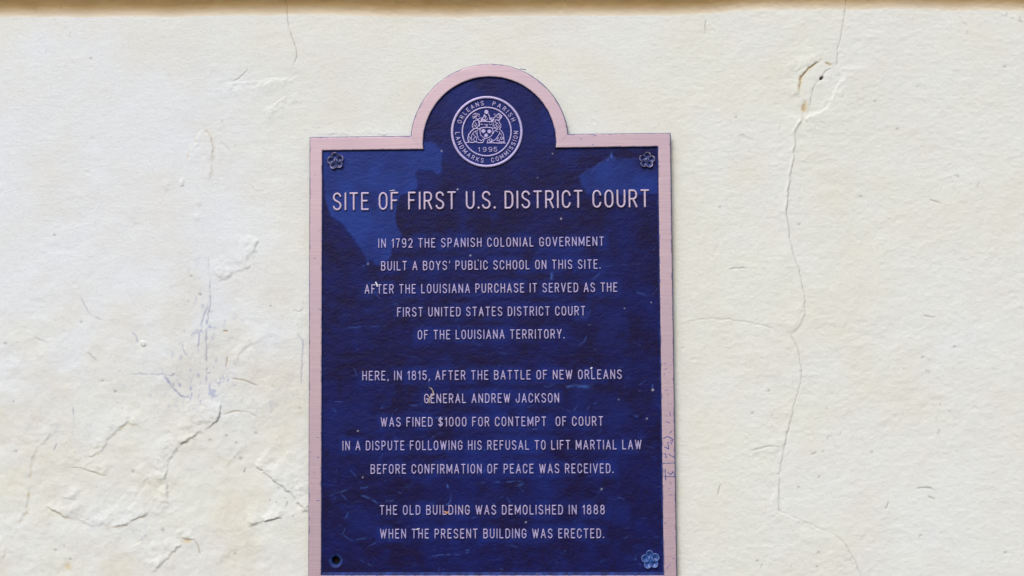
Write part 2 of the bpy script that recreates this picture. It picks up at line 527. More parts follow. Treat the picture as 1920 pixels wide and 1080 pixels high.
    R.crack([(428, 668), (424, 690)], 1.3, 1.5, 0.3, ochre=0.6, seed=37)
    R.crack([(430, 708), (460, 714), (480, 722), (488, 727)], 1.3, 1.4, 0.35, ochre=0.4, seed=38)
    R.crack([(508, 723), (520, 726)], 1.2, 1.2, 0.45, seed=39)
    R.crack([(415, 778), (440, 770), (466, 772), (490, 786)], 1.2, 1.3, 0.35, ochre=0.3, seed=40)
    R.blob(269, 644, 4.6, 2.2, None, 0, True, 1.25, -0.9)
    R.crack([(245, 625), (256, 630), (258, 645)], 1.0, 0.9, 0.1, blue=0.6, seed=41)
    # flaking layers, bottom left
    R.step([(324, 962), (313, 925), (310, 897), (317, 858), (345, 827), (380, 809), (415, 784), (413, 740)], 2.6, 40, soft=1.5, dark=0.12, end=0.1, rag=1.1)
    R.step([(577, 962), (545, 925), (510, 897), (475, 869)][::-1], 2.4, 38, soft=1.3, dark=0.15, end=0.08, rag=1.1)
    R.step([(462, 984), (500, 978), (535, 966)], 2.6, 20, soft=1.6, dark=0.12)
    R.step([(329, 1005), (350, 1009), (367, 1013)], 2.2, 18, soft=1.0, ochre=0.5, dark=0.4)
    R.crack([(366, 1013), (372, 1025), (377, 1042)], 1.1, 1.0, 0.35, ochre=0.3, seed=43)
    R.step([(286, 1076), (315, 1045), (342, 1016)], 1.9, 32, soft=1.8, ochre=0.3, rag=1.1)
    R.blob(352, 1014, 4.5, -0.8, 'ochre', 0.75, stretch=1.8)
    R.blob(127, 1062, 7, -0.8, 'ochre', 0.6)
    R.step([(3, 1059), (14, 1017), (39, 974), (53, 946), (56, 883), (67, 841), (91, 816), (134, 802)], 1.2, 34, soft=2.2, ochre=0.5, end=0.08, rag=1.1)
    R.step([(150, 857), (190, 851), (207, 820), (239, 788), (270, 803)], 1.6, 30, soft=1.7, ochre=0.45, rag=1.1)
    R.step([(118, 875), (158, 879), (205, 893)], 1.3, 26, soft=1.5, ochre=0.2, dark=0.08)
    R.step([(84, 943), (123, 930), (146, 939)], 1.6, 24, soft=1.3, ochre=0.3)
    R.step([(84, 946), (120, 968), (165, 983), (211, 988), (246, 980), (284, 958)], 2.0, 36, soft=1.8, ochre=0.35, end=0.08, rag=1.1)
    R.crack([(137, 758), (139, 800), (148, 816)], 1.0, 1.0, 0.2, blue=0.4, seed=44)
    R.crack([(108, 830), (100, 848)], 1.2, 1.0, 0.15, blue=0.4, seed=45)
    R.crack([(120, 875), (160, 880), (200, 893)], 0.9, 1.0, 0.25, seed=46)
    for x_, y_, r_ in ((306, 994, 3), (451, 860, 3), (394, 825, 2), (425, 817, 2), (443, 830, 2.2), (507, 574, 2), (171, 110, 2), (192, 714, 2), (216, 734, 2.4),
                       (480, 812, 2), (152, 604, 2), (102, 441, 2), (358, 518, 2), (375, 552, 2.4), (562, 765, 2), (441, 1038, 2), (250, 884, 2.4), (30, 846, 2), (10, 644, 2.4)):
        R.blob(x_, y_, r_, -0.8, 'grime', 0.45, stretch=1.3, ang=-0.3)
    # more of the old layers let go around the lower left
    for q, h_ in (([(330, 1080), (322, 1040), (300, 1020), (262, 1010), (240, 1030)], 0.9), ([(440, 900), (425, 880), (440, 850), (470, 842)], 0.8),
                  ([(250, 935), (275, 900), (290, 880)], 0.8), ([(410, 1075), (425, 1040), (470, 1020), (500, 1030)], 0.8), ([(440, 690), (455, 650), (500, 640)], 0.7)):
        R.step(q, h_, 26, soft=2.0, ochre=0.2)
    for k in range(7):     # trowel grooves
        a0 = 176 + 17 * k + (k * 7 % 5) * 3
        R.crack([(a0, 975 - (k * 13 % 29)), (a0 + 30, 930), (a0 + 44 + (k * 11 % 23), 905 - 3 * k)], 2.2, 0.28, 0.0, seed=60 + k, gaps=0.35)
    # smears of paint round the plaque's left edge
    R.step([(586, 252), (640, 252), (700, 251), (765, 250)], 0.9, 8, soft=1.5)
    R.crack([(716, 250), (727, 254)], 0.9, 0.6, 0.4, seed=80)
    edge = np.abs(X) - 341  # shadow tint along the plaque's sides, put into the wall colour as ochre
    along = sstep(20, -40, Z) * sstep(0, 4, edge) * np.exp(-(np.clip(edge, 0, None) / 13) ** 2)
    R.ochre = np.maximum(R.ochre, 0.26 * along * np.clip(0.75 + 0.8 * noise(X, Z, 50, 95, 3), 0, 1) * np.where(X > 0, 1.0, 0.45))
    # keep the plaster under the plaque flat
    inside = sstep(350, 325, np.abs(X)) * sstep(8, -20, Z - 0)
    dome = sstep(150, 130, np.hypot(X, Z + 13))
    keep = 1 - np.maximum(inside, dome)
    R.h = np.where(keep < 1, R.h * keep - 0.5 * (1 - keep), R.h)
    return R


# ------------------------------------------------------------------ wall mesh
def spaced(lo, hi, step, far_lo, far_hi, n=26):
    mid = np.arange(lo, hi + step / 2, step)
    g = np.linspace(0, 1, n + 1)[1:] ** 2
    return np.r_[(lo + (far_lo - lo) * g)[::-1], mid, mid[-1] + (far_hi - mid[-1]) * g]


gx = spaced(-985, 1045, 1.5, -3200, 3300)
gz = np.r_[(-865 + (-1900 + 865) * (np.linspace(0, 1, 21)[1:] ** 2))[::-1], np.arange(-865, 215, 1.5)]
gz = gz[gz < 214]
Xg, Zg = np.meshgrid(gx, gz)
# the top rows close up to the start of the moulding
T = np.linspace(0, 1, 22)[1:]
bz = band_z(gx)
Ztop = gz[-1] + (bz[None, :] - gz[-1]) * T[:, None]
X = np.vstack([Xg, np.repeat(gx[None, :], len(T), 0)])
Z = np.vstack([Zg, Ztop])
R = wall_relief(X, Z)


def moulding(t):
    """mm out of the wall, t mm above its lower edge"""
    t = np.clip(t, 0, None)
    return np.where(t < 26, t * t / 66.0, 26 * 26 / 66.0 + (t - 26) * 0.80)


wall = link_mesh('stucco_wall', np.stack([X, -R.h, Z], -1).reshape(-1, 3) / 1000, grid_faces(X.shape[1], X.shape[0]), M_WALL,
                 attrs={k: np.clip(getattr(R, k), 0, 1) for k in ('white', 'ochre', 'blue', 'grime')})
tag(wall, 'cream painted stucco wall with cracks and flaking paint behind the plaque', 'wall')

tm = np.r_[np.linspace(0, 42, 43)]
Xm = np.repeat(gx[None, :], len(tm), 0)
Zm = bz[None, :] + tm[:, None]
Rm = wall_relief(Xm, Zm)
Ym = Rm.h + moulding(np.repeat(tm[:, None], len(gx), 1)) + 0.5 * noise(Xm, Zm, 60, 91, 2) * np.clip(tm[:, None] / 12, 0, 1)
# fascia above the hollow, then back to the wall plane
front = Ym[-1]
Xf = np.repeat(gx[None, :], 4, 0)
Zf = np.stack([Zm[-1] + 3, Zm[-1] + 60, Zm[-1] + 62, Zm[-1] + 66])
Yf = np.stack([front + 1.5, front + 2, front, front * 0])
cream = np.vstack([np.repeat(np.clip(1 - tm[:, None] / 20, 0, 1), len(gx), 1), np.zeros_like(Xf)])
grime = np.vstack([Rm.grime, np.zeros_like(Xf)])
Xm, Zm, Ym = np.vstack([Xm, Xf]), np.vstack([Zm, Zf]), np.vstack([Ym, Yf])
ledge = link_mesh('moulding', np.stack([Xm, -Ym, Zm], -1).reshape(-1, 3) / 1000, grid_faces(Xm.shape[1], Xm.shape[0]), M_LEDGE, wall,
                  attrs={'cream': cream, 'grime': grime})
# the wall carries on above the moulding
tu = np.r_[0, 10, 40, np.linspace(100, 2600, 26)]
Xu = np.repeat(gx[::4][None, :], len(tu), 0)
Zu = (Zm[-1] - 2)[::4][None, :] + tu[:, None]
upper = link_mesh('upper_wall', np.stack([Xu, -(0.5 + 1.5 * noise(Xu, Zu, 200, 1, 3)), Zu], -1).reshape(-1, 3) / 1000, grid_faces(Xu.shape[1], Xu.shape[0]), M_WALL, wall,
                  attrs={'white': np.clip(0.4 + 0.5 * noise(Xu, Zu, 110, 22, 3), 0, 1)})
ledge['label'] = 'shaded ochre moulding along the top of the wall'

# ------------------------------------------------------------------ plaque
HW, ZB = 340.0, -842.0          # half width, bottom of the casting
SH, SHI, IHW, ZI = 147.7, 125.7, 317.3, -24.5
ARC_R, ARC_Z = 148.4, -12.6
ARC_RI, ARC_ZI = 126.0, -13.6
ZBI = -820.2
PANEL, FACE = 15.0, 19.5

plaque = bpy.data.objects.new('historical_plaque', None)
plaque.location = (0, 0, ZB / 1000)
col.objects.link(plaque)
tag(plaque, 'navy and pink bronze arched plaque with raised lettering, mounted on the cream stucco wall', 'plaque')


def part(name, co, faces, mats, **kw):
    par = kw.pop('parent', plaque)
    ob = link_mesh(name, co, faces, mats, par, **kw)
    if par is plaque:
        ob.location = (0, 0, -ZB / 1000)
    return ob


NA = 72


def outline(hw, sh, top, bot, r, zc):
    """arched outline, counter-clockwise from bottom left"""
    a0 = math.atan2(top - zc, sh)
    ang = np.linspace(a0, math.pi - a0, NA)
    arc = np.stack([r * np.cos(ang), zc + r * np.sin(ang)], 1)
    return np.vstack([[(-hw, bot), (hw, bot), (hw, top), (sh, top)], arc, [(-sh, top), (-hw, top)]])


def outer(off=0.0):
    return outline(HW + off, SH + off, 0 + off, ZB - off, ARC_R + off, ARC_Z)


def inner(off=0.0, offb=None):
    """off > 0 moves towards the panel"""
    return outline(IHW - off, SHI - off, ZI - off, ZBI + (off if offb is None else offb), ARC_RI - off, ARC_ZI)


def loft(rings):
    """rings: list of (outline, height). returns verts, quads"""
    n = len(rings[0][0])
    co = np.vstack([np.stack([o[:, 0], np.full(n, -h), o[:, 1]], 1) for o, h in rings]) / 1000
    fs, band = [], []
    for k in range(len(rings) - 1):
        for i in range(n):
            j = (i + 1) % n
            fs.append((k * n + i, k * n + j, (k + 1) * n + j, (k + 1) * n + i))
            band.append(k)
    return co, fs, band


# body of the casting, its painted edge just showing round the rim
co, fs, band = loft([(outer(0.2), -5), (outer(0.9), 6), (outer(1.3), 15.5), (outer(0.2), 17.7), (outer(-6), 17.7)])
part('backing_plate', co, fs, M_SIDE, smooth=False)

co, fs, band = loft([(outer(0.1), 17.1), (outer(-0.15), 18.7), (outer(-0.9), 19.35), (outer(-2.2), FACE), (outer(-4.6), FACE), (inner(-4.2), FACE), (inner(-1.6), FACE), (inner(-0.3), 19.3),
                     (inner(0.5, 0.4), 18.5), (inner(1.9, 4.6), 15.7), (inner(3.2, 6.5), 14.5)])
nrim = len(outer())
part('rim', co, fs, [M_RIM, M_SIDE], smooth=False, mat_idx=[1 if k in (0, 8, 9) else 0 for k in band],
     attrs={'edge': np.repeat([1, 1, 1, .55, 0, 0, .5, 1, 1, 1, 1], nrim)})

# panel: grain, patches of older paint, scratches, and the empty screw hole
px_ = np.arange(-322, 322.1, 1.25)
pz_ = np.arange(-824, 118, 1.25)
X, Z = np.meshgrid(px_, pz_)
P = Relief(X, Z)
dep = PANEL


def poly_mask(pts, X, Z):
    m = np.zeros(X.shape, bool)
    n = len(pts)
    for i in range(n):
        (x0, z0), (x1, z1) = pts[i], pts[(i + 1) % n]
        if z0 == z1:
            continue
        cross = ((Z >= z0) != (Z >= z1)) & (X < (x1 - x0) * (Z - z0) / (z1 - z0) + x0)
        m ^= cross
    return m


wX, wZ = X + 3.0 * noise(X, Z, 9, 51, 3), Z + 3.0 * noise(X, Z, 9, 52, 3)
left_patch = ats([(595, 275), (607, 343), (611, 372), (620, 405), (644, 421), (658, 441), (675, 463), (683, 477), (687, 489), (695, 488), (707, 499),
                  (722, 494), (733, 479), (735, 466), (753, 439), (744, 421), (741, 401), (744, 385), (753, 365), (783, 354), (783, 343), (778, 328),
                  (784, 318), (813, 320), (820, 330), (829, 323), (827, 308), (829, 283), (816, 268), (795, 268), (785, 272)], dep)
right_patch = ats([(1085, 330), (1110, 314), (1134, 302), (1146, 290), (1158, 298), (1196, 296), (1250, 300), (1250, 362), (1196, 365), (1150, 366),
                   (1104, 366), (1092, 349)], dep)
def soft_mask(pts):
    return np.mean([poly_mask(pts, wX + a, wZ + b_) for a, b_ in ((0, 0), (2, 0), (-2, 0), (0, 2), (0, -2), (1, 1), (-1, -1))], axis=0)


patch = soft_mask(left_patch)
gap = g2(X, Z, 702, 382, 10, 16) + 0.9 * g2(X, Z, 626, 300, 24, 30)
patch *= 1 - 0.65 * np.clip(gap, 0, 1) * sstep(-0.4, 0.2, noise(X, Z, 12, 53, 2))
rp = soft_mask(right_patch) * (0.85 - 0.75 * np.clip(1.2 * g2(X, Z, 1215, 302, 26, 26), 0, 1))
patch = np.maximum(patch, rp)
patch *= 0.82 + 0.42 * noise(X, Z, 40, 54, 3)
# bluer, less worn paint between and just round the lines of lettering
TEXT = [('SITE OF FIRST U.S. DISTRICT COURT', -297.4, 300.1, -140.3, 35.6, 4.9, 3.4),
        ('IN 1792 THE SPANISH COLONIAL GOVERNMENT', -211.0, 214.1, -211.8, 18.8, 3.0, 2.5),
        ("BUILT A BOYS' PUBLIC SCHOOL ON THIS SITE.", -205.8, 207.6, -254.6, 18.8, 3.0, 2.5),
        ('AFTER THE LOUISIANA PURCHASE IT SERVED AS THE', -236.7, 238.4, -298.1, 18.8, 3.0, 2.5),
        ('FIRST UNITED STATES DISTRICT COURT', -175.5, 178.1, -341.7, 18.8, 3.0, 2.5),
        ('OF THE LOUISIANA TERRITORY.', -136.9, 138.9, -384.5, 18.8, 3.0, 2.5),
        ('HERE, IN 1815, AFTER THE BATTLE OF NEW ORLEANS', -241.0, 244.7, -460.3, 18.8, 3.0, 2.5),
        ('GENERAL ANDREW JACKSON', -125.0, 128.0, -503.4, 18.8, 3.0, 2.5),
        ('WAS FINED $1000 FOR CONTEMPT  OF COURT', -206.6, 209.0, -546.8, 18.8, 3.0, 2.5),
        ('IN A DISPUTE FOLLOWING HIS REFUSAL TO LIFT MARTIAL LAW', -278.2, 279.7, -590.4, 18.8, 3.0, 2.5),
        ('BEFORE CONFIRMATION OF PEACE WAS RECEIVED.', -225.5, 227.2, -633.9, 18.8, 3.0, 2.5),
        ('THE OLD BUILDING WAS DEMOLISHED IN 1888', -208.4, 210.5, -709.6, 18.8, 3.0, 2.5),
        ('WHEN THE PRESENT BUILDING WAS ERECTED.', -207.9, 208.6, -753.1, 18.8, 3.0, 2.5)]
halo = np.zeros_like(X)
for s, x0, x1, zb, cap, st, rl in TEXT[1:]:
    halo = np.maximum(halo, sstep(14, 0, np.maximum(np.maximum(x0 - X, X - x1), np.maximum(zb - Z, Z - zb - cap))))
halo = 0.75 * halo * sstep(-0.55, 0.5, noise(X, Z, 26, 55, 3)) + 0.35 * sstep(0.1, 0.6, noise(X, Z, 60, 56, 4)) + 0.30 * g2(X, Z, 912, 230, 130, 110)
# scratches
rng = np.random.default_rng(7)
scr = np.zeros_like(X)


def scratch(pts, w, a, warp=0.5):
    idx, d, sd, run = P.near(ats(pts, dep), 4 * w + 2, warp)
    g = np.clip(0.5 + lattice(X[idx], Z[idx], 7, 7, 400), 0, 1)
    scr[idx] = np.maximum(scr[idx], a * np.exp(-(d / w) ** 2) * g * sstep(0, .1, run) * sstep(0, .2, 1 - run))


for k in range(150):
    sx = rng.uniform(612, 1238)
    sy = 430 + 640 * rng.power(1.6)
    ln, an = rng.uniform(5, 32), rng.normal(0.25, 0.5)
    pts = [(sx + t * ln * math.cos(an) + rng.normal(0, 1.2), sy - t * ln * math.sin(an) * rng.choice([1, -1]) + rng.normal(0, 1.2)) for t in (0, .5, 1)]
    scratch(pts, rng.uniform(0.7, 1.3), rng.uniform(0.12, 0.45))
for q, w, a in (([(616, 930), (640, 923), (658, 915)], 1.0, 0.45), ([(676, 927), (690, 933), (712, 946)], 1.5, 0.7),
                ([(836, 905), (845, 925), (846, 940), (832, 950)], 1.4, 0.6), ([(688, 1027), (700, 1020), (706, 1016)], 0.9, 0.6),
                ([(800, 1044), (830, 1040), (870, 1040), (885, 1030)], 0.9, 0.5), ([(822, 1072), (824, 1060)], 1.2, 0.7),
                ([(1146, 279), (1147, 300)], 2.0, 0.6), ([(1034, 510), (1035, 525)], 2.0, 0.6), ([(1192, 1047), (1204, 1062)], 1.6, 0.5),
                ([(807, 822), (830, 808)], 0.9, 0.35), ([(679, 500), (688, 495), (692, 489)], 1.6, 0.8), ([(650, 615), (690, 612), (730, 612)], 1.0, 0.35),
                ([(1208, 744), (1240, 743)], 0.9, 0.35), ([(1022, 676), (1055, 679)], 0.9, 0.35), ([(1060, 726), (1080, 722), (1100, 726), (1120, 722)], 2.2, 0.6),
                ([(1224, 720), (1224, 738)], 1.1, 0.6), ([(900, 905), (950, 903), (985, 903)], 1.2, 0.45), ([(960, 915), (985, 906)], 1.6, 0.4),
                ([(1110, 835), (1240, 850)], 0.8, 0.25), ([(1120, 500), (1170, 497), (1215, 493)], 0.9, 0.25)):
    scratch(q, w, a)
dust = noise(X, Z, 5, 61, 2) * (0.6 + 0.4 * noise(X, Z, 70, 62, 2))
scr = np.maximum(scr, 0.5 * sstep(0.62, 0.85, dust) * sstep(-150, -420, Z))
fleck = np.zeros_like(X)
for x_, y_, r_, a in ((1052, 410, 1.5, 1), (882, 479, 1.4, 1), (858, 355, 1.5, 1), (1224, 731, 2.0, .9), (671, 808, 1.5, .8), (680, 895, 1.3, .8),
                      (1128, 917, 1.7, .6), (986, 979, 1.6, .6), (1221, 567, 1.3, .6), (1171, 578, 1.3, .5), (1036, 288, 1.4, .5), (828, 283, 1.6, .7),
                      (1140, 300, 1.2, .3), (1213, 785, 1.6, .6), (690, 495, 1.6, .5), (1008, 333, 1.2, .4), (1105, 609, 1.0, .3), (1160, 749, 1.6, .3)):
    cx, cz = at(x_, y_, dep)
    fleck = np.maximum(fleck, 0.8 * a * np.exp(-(np.hypot(X - cx, Z - cz) / (0.85 * r_)) ** 2))
hx, hz = at(629.3, 1051.5, dep)
hd = np.hypot(X - hx, Z - hz)
hgt = PANEL + 0.10 * noise(X, Z, 7, 58, 2, ratio=2.2) + 0.25 * (patch > 0.3)
hgt = np.where(hd < 14, hgt - 3.4 * sstep(13.0, 7.5, hd) - 9.5 * sstep(7.8, 6.4, hd), hgt)
hole = sstep(7.6, 6.8, hd)
scr = np.maximum(scr, 0.55 * sstep(13.5, 11, hd) * sstep(6.8, 8.5, hd) * (0.6 + 0.4 * noise(X, Z, 5, 59, 2)))
keepm = ((np.abs(X) < IHW + 3) & (Z < ZI + 4) & (Z > ZBI - 4)) | (np.hypot(X, Z - ARC_ZI) < ARC_RI + 3) & (Z > ZI - 4)
fa = grid_faces(len(px_), len(pz_))
fa = fa[keepm.ravel()[fa].all(1)]
part('panel', np.stack([X, -hgt, Z], -1).reshape(-1, 3) / 1000, fa, M_PANEL,
     attrs={'patch': np.clip(patch, 0, 1), 'halo': np.clip(halo, 0, 1), 'scratch': np.clip(scr, 0, 1), 'fleck': fleck, 'hole': hole})

# ------------------------------------------------------------------ raised strokes (lettering, seal, scuffs)


def stroke_patch(segs, rad, relief, res, base, bev):
    """segs (n,4) in mm; one raised patch of the union of round-ended strokes"""
    segs = np.asarray(segs, float)
    rad = np.broadcast_to(np.asarray(rad, float), (len(segs),))
    m = rad.max() + res * 1.5
    x = np.arange(min(segs[:, 0].min(), segs[:, 2].min()) - m, max(segs[:, 0].max(), segs[:, 2].max()) + m, res)
    z = np.arange(min(segs[:, 1].min(), segs[:, 3].min()) - m, max(segs[:, 1].max(), segs[:, 3].max()) + m, res)
    X, Z = np.meshgrid(x, z)
    inn = np.full(X.shape, -1e9)
    for (x0, z0, x1, z1), r in zip(segs, rad):
        dx, dz = x1 - x0, z1 - z0
        L2 = dx * dx + dz * dz + 1e-9
        t = np.clip(((X - x0) * dx + (Z - z0) * dz) / L2, 0, 1)
        inn = np.maximum(inn, r - np.hypot(X - x0 - t * dx, Z - z0 - t * dz))
    f = np.clip(inn / bev, -0.6, 1)
    prof = np.where(f > 0, relief * (1 - (1 - f) ** 2), relief * f * 1.5)
    fa = grid_faces(len(x), len(z))
    fa = fa[(inn.ravel()[fa] > 0).any(1)]
    used, inv = np.unique(fa, return_inverse=True)
    co = np.stack([X, -(base + prof), Z], -1).reshape(-1, 3)[used]
    top = sstep(0.25, 0.55, f).ravel()[used]
    return co, inv.reshape(-1, 4), top


def stroke_part(name, groups, relief, res, base, bev, mat, parent=None, wear=None):
    cos, fas, tops, n = [], [], [], 0
    for segs, rad in groups:
        co, fa, top = stroke_patch(segs, rad, relief, res, base, bev)
        cos.append(co)
        fas.append(fa + n)
        tops.append(top)
        n += len(co)
    co = np.vstack(cos)
    return part(name, co / 1000, np.vstack(fas), mat, attrs={'top': np.concatenate(tops)}, **({'parent': parent} if parent else {}))


def arc(cx, cz, rx, rz, a0, a1, n=10):
    a = np.radians(np.linspace(a0, a1, n))
    return [(cx + rx * math.cos(t), cz + rz * math.sin(t)) for t in a]


# skeletons on a box 0..1 x 0..1, with each letter's width relative to H
G = {
    'A': (1.12, [[(0, 0), (.5, 1), (1, 0)], [(.2, .32), (.8, .32)]]),
    'B': (1, [[(0, 0), (0, 1), (.6, 1)] + arc(.6, .77, .37, .23, 90, -90, 7) + [(0, .54)], [(.6, .54)] + arc(.6, .27, .4, .27, 90, -90, 7) + [(0, 0)]]),
    'C': (1, [arc(.5, .70, .5, .30, 8, 180, 9) + arc(.5, .30, .5, .30, 180, 352, 9)]),
    'D': (1, [[(0, 0), (0, 1), (.45, 1)] + arc(.45, .68, .55, .32, 90, 0, 6) + arc(.45, .32, .55, .32, 0, -90, 6) + [(0, 0)]]),
    'E': (.86, [[(1, 1), (0, 1), (0, 0), (1, 0)], [(0, .53), (.8, .53)]]),
    'F': (.84, [[(1, 1), (0, 1), (0, 0)], [(0, .53), (.8, .53)]]),
    'G': (1, [arc(.5, .70, .5, .30, 8, 180, 9) + arc(.5, .30, .5, .30, 180, 360, 9) + [(1, .45), (.55, .45)]]),
    'H': (1, [[(0, 0), (0, 1)], [(1, 0), (1, 1)], [(0, .52), (1, .52)]]),
    'I': (0, [[(0, 0), (0, 1)]]),
    'J': (.86, [[(1, 1), (1, .28)] + arc(.5, .27, .5, .27, 0, -180, 9) + [(0, .34)]]),
    'K': (1.02, [[(0, 0), (0, 1)], [(1, 1), (0, .38)], [(.34, .59), (1, 0)]]),
    'L': (.82, [[(0, 1), (0, 0), (1, 0)]]),
    'M': (1.32, [[(0, 0), (0, 1), (.5, .18), (1, 1), (1, 0)]]),
    'N': (1.04, [[(0, 0), (0, 1), (1, 0), (1, 1)]]),
    'O': (1.02, [arc(.5, .68, .5, .32, 0, 180, 11) + arc(.5, .32, .5, .32, 180, 360, 11) + [(1, .68)]]),
    'P': (.94, [[(0, 0), (0, 1), (.55, 1)] + arc(.55, .73, .45, .27, 90, -90, 9) + [(0, .46)]]),
    'R': (.98, [[(0, 0), (0, 1), (.55, 1)] + arc(.55, .74, .43, .26, 90, -90, 9) + [(0, .48)], [(.5, .48), (1, 0)]]),
    'S': (1, [arc(.5, .76, .48, .24, 15, 200, 9) + [(.2, .58), (.8, .43)] + arc(.5, .24, .5, .24, 25, -165, 9)]),
    'T': (.98, [[(0, 1), (1, 1)], [(.5, 1), (.5, 0)]]),
    'U': (1, [[(0, 1), (0, .3)] + arc(.5, .3, .5, .3, 180, 360, 11) + [(1, 1)]]),
    'V': (1.08, [[(0, 1), (.5, 0), (1, 1)]]),
    'W': (1.55, [[(0, 1), (.26, 0), (.5, .92), (.74, 0), (1, 1)]]),
    'Y': (1.06, [[(0, 1), (.5, .42), (1, 1)], [(.5, .42), (.5, 0)]]),
    '0': (.98, [arc(.5, .68, .5, .32, 0, 180, 11) + arc(.5, .32, .5, .32, 180, 360, 11) + [(1, .68)]]),
    '1': (.36, [[(0, .80), (.35, .84), (1, 1), (1, 0)]]),
    '2': (.94, [arc(.5, .73, .5, .27, 165, -15, 9) + [(.75, .42), (.0, .0), (1, 0)]]),
    '5': (.94, [[(.92, 1), (.14, 1), (.06, .55)] + arc(.5, .32, .5, .32, 130, -165, 11)]),
    '7': (.90, [[(0, 1), (1, 1), (.55, .45), (.4, 0)]]),
    '8': (.98, [arc(.5, .76, .43, .24, -90, 270, 15), arc(.5, .27, .5, .27, 90, 450, 15)]),
    '9': (.94, [arc(.5, .70, .5, .30, 0, 360, 15), [(1, .70), (1, .34)] + arc(.5, .28, .5, .28, 0, -135, 9)]),
    '$': (.98, [arc(.5, .74, .48, .20, 15, 200, 9) + [(.2, .58), (.8, .43)] + arc(.5, .26, .5, .20, 25, -165, 9), [(.5, 1.06), (.5, -.06)]]),
    '.': (0.0, [[(0, 0.02), (0, .03)]]),
    ',': (0.12, [[(.9, .03), (.6, -.04), (0, -.14)]]),
    "'": (0.10, [[(.8, 1), (.2, .80)]]),
}


def set_line(text, x0, x1, zb, cap, stroke, hw=0.40, gap=0.32, space=0.40):
    """glyph strokes filling x0..x1 exactly: natural widths first, then stretched"""
    adv, glyphs = 0.0, []
    for ch in text:
        if ch == ' ':
            adv += space
            continue
        w, lines = G[ch]
        glyphs.append((adv, w * hw, lines, ch))
        adv += w * hw + gap + (0.0 if ch not in ".,'" else -0.04)
    total = glyphs[-1][0] + glyphs[-1][1]
    k = (x1 - x0 - stroke) / total
    out = []
    for a, w, lines, ch in glyphs:
        gx0 = x0 + stroke / 2 + a * k
        segs = []
        for ln in lines:
            pts = [(gx0 + u * w * k, zb + stroke / 2 + v * (cap - stroke)) for u, v in ln]
            segs += [pts[i] + pts[i + 1] for i in range(len(pts) - 1)]
        out.append((np.array(segs), np.full(len(segs), stroke / 2 * (1.18 if ch == '.' else 1.0))))
    return out


for s, x0, x1, zb, cap, st, rl in TEXT:
    big = cap > 30
    o = stroke_part('lettering', set_line(s, x0, x1, zb, cap, st, *((0.38, 0.26, 0.36) if big else (0.40, 0.32, 0.41))), rl, 0.62 if big else 0.45, PANEL, 1.3 if big else 0.9, M_TITLE if big else M_LETTER)
    o['label'] = 'raised title line reading ' + s if big else 'raised text line reading ' + s

# seal
SX, SZ = at(912.7, 247.0, 16.5)
seal = bpy.data.objects.new('seal', None)
seal.parent = plaque
seal.location = (SX / 1000, 0, (SZ - ZB) / 1000)
col.objects.link(seal)
seal['label'] = 'round raised seal with a coat of arms inside two rings'


def ring(name, ro, ri, relief, base):
    n = 128
    a = np.linspace(0, 2 * math.pi, n, endpoint=False)
    prof = [(ro + .5, -1.0), (ro, relief * .35), (ro - .5, relief * .85), (ro - 1.0, relief), (ri + 1.0, relief), (ri + .4, relief * .85), (ri, relief * .3), (ri - .4, -1.0)]
    co, top = [], []
    for r, h in prof:
        co += [(r * math.cos(t), -(base + h), r * math.sin(t)) for t in a]
        top += [1.0 if h > relief * .8 else 0.0] * n
    fs = [(k * n + i, k * n + (i + 1) % n, (k + 1) * n + (i + 1) % n, (k + 1) * n + i) for k in range(len(prof) - 1) for i in range(n)]
    return part(name, np.array(co) / 1000, fs, M_LETTER, parent=seal, attrs={'top': top})


# low disc carrying the seal
n = 96
a = np.linspace(0, 2 * math.pi, n, endpoint=False)
co = [(0, -(PANEL + .75), 0)] + [(r * math.cos(t), -(PANEL + h), r * math.sin(t)) for r, h in ((64, .75), (67.6, .75), (68.4, -.8)) for t in a]
fs = [(0, 1 + i, 1 + (i + 1) % n) for i in range(n)] + [(1 + k * n + i, 1 + k * n + (i + 1) % n, 1 + (k + 1) * n + (i + 1) % n, 1 + (k + 1) * n + i) for k in range(2) for i in range(n)]
disc = part('seal_ground', np.array(co) / 1000, fs, M_PANEL, parent=seal, smooth=False)
dn_ = len(co)
for k_, v_ in (('halo', 0.75), ('patch', 0), ('scratch', 0), ('fleck', 0), ('hole', 0)):
    at_ = disc.data.attributes.new(k_, 'FLOAT', 'POINT')
    at_.data.foreach_set('value', [v_] * dn_)
SB = PANEL + 0.75
ring('outer_ring', 68.2, 62.9, 2.8, SB)
ring('inner_ring', 47.8, 44.4, 1.9, SB)


def curved(text, a0, a1, rmid, cap, stroke, top_out):
    """letters round a circle between the centre angles a0 and a1 (degrees)"""
    out = []
    wid = [max(G[c][0], 0.15) for c in text]
    pos = [0.0]
    for i in range(1, len(text)):
        pos.append(pos[-1] + (wid[i - 1] + wid[i]) / 2 + 0.72)
    for ch, p_ in zip(text, pos):
        ang = math.radians(a0 + (a1 - a0) * p_ / pos[-1])
        ur = np.array([math.cos(ang), math.sin(ang)])
        ut = np.array([ur[1], -ur[0]]) if top_out else np.array([-ur[1], ur[0]])
        uu = ur if top_out else -ur
        w, lines = G[ch]
        segs = []
        for ln in lines:
            pts = [tuple(ur * rmid + ut * ((u - .5) * w * cap * 0.46 if w else 0) + uu * ((v - .5) * (cap - stroke))) for u, v in ln]
            segs += [pts[i] + pts[i + 1] for i in range(len(pts) - 1)]
        out.append((np.array(segs), np.full(len(segs), stroke / 2)))
    return out


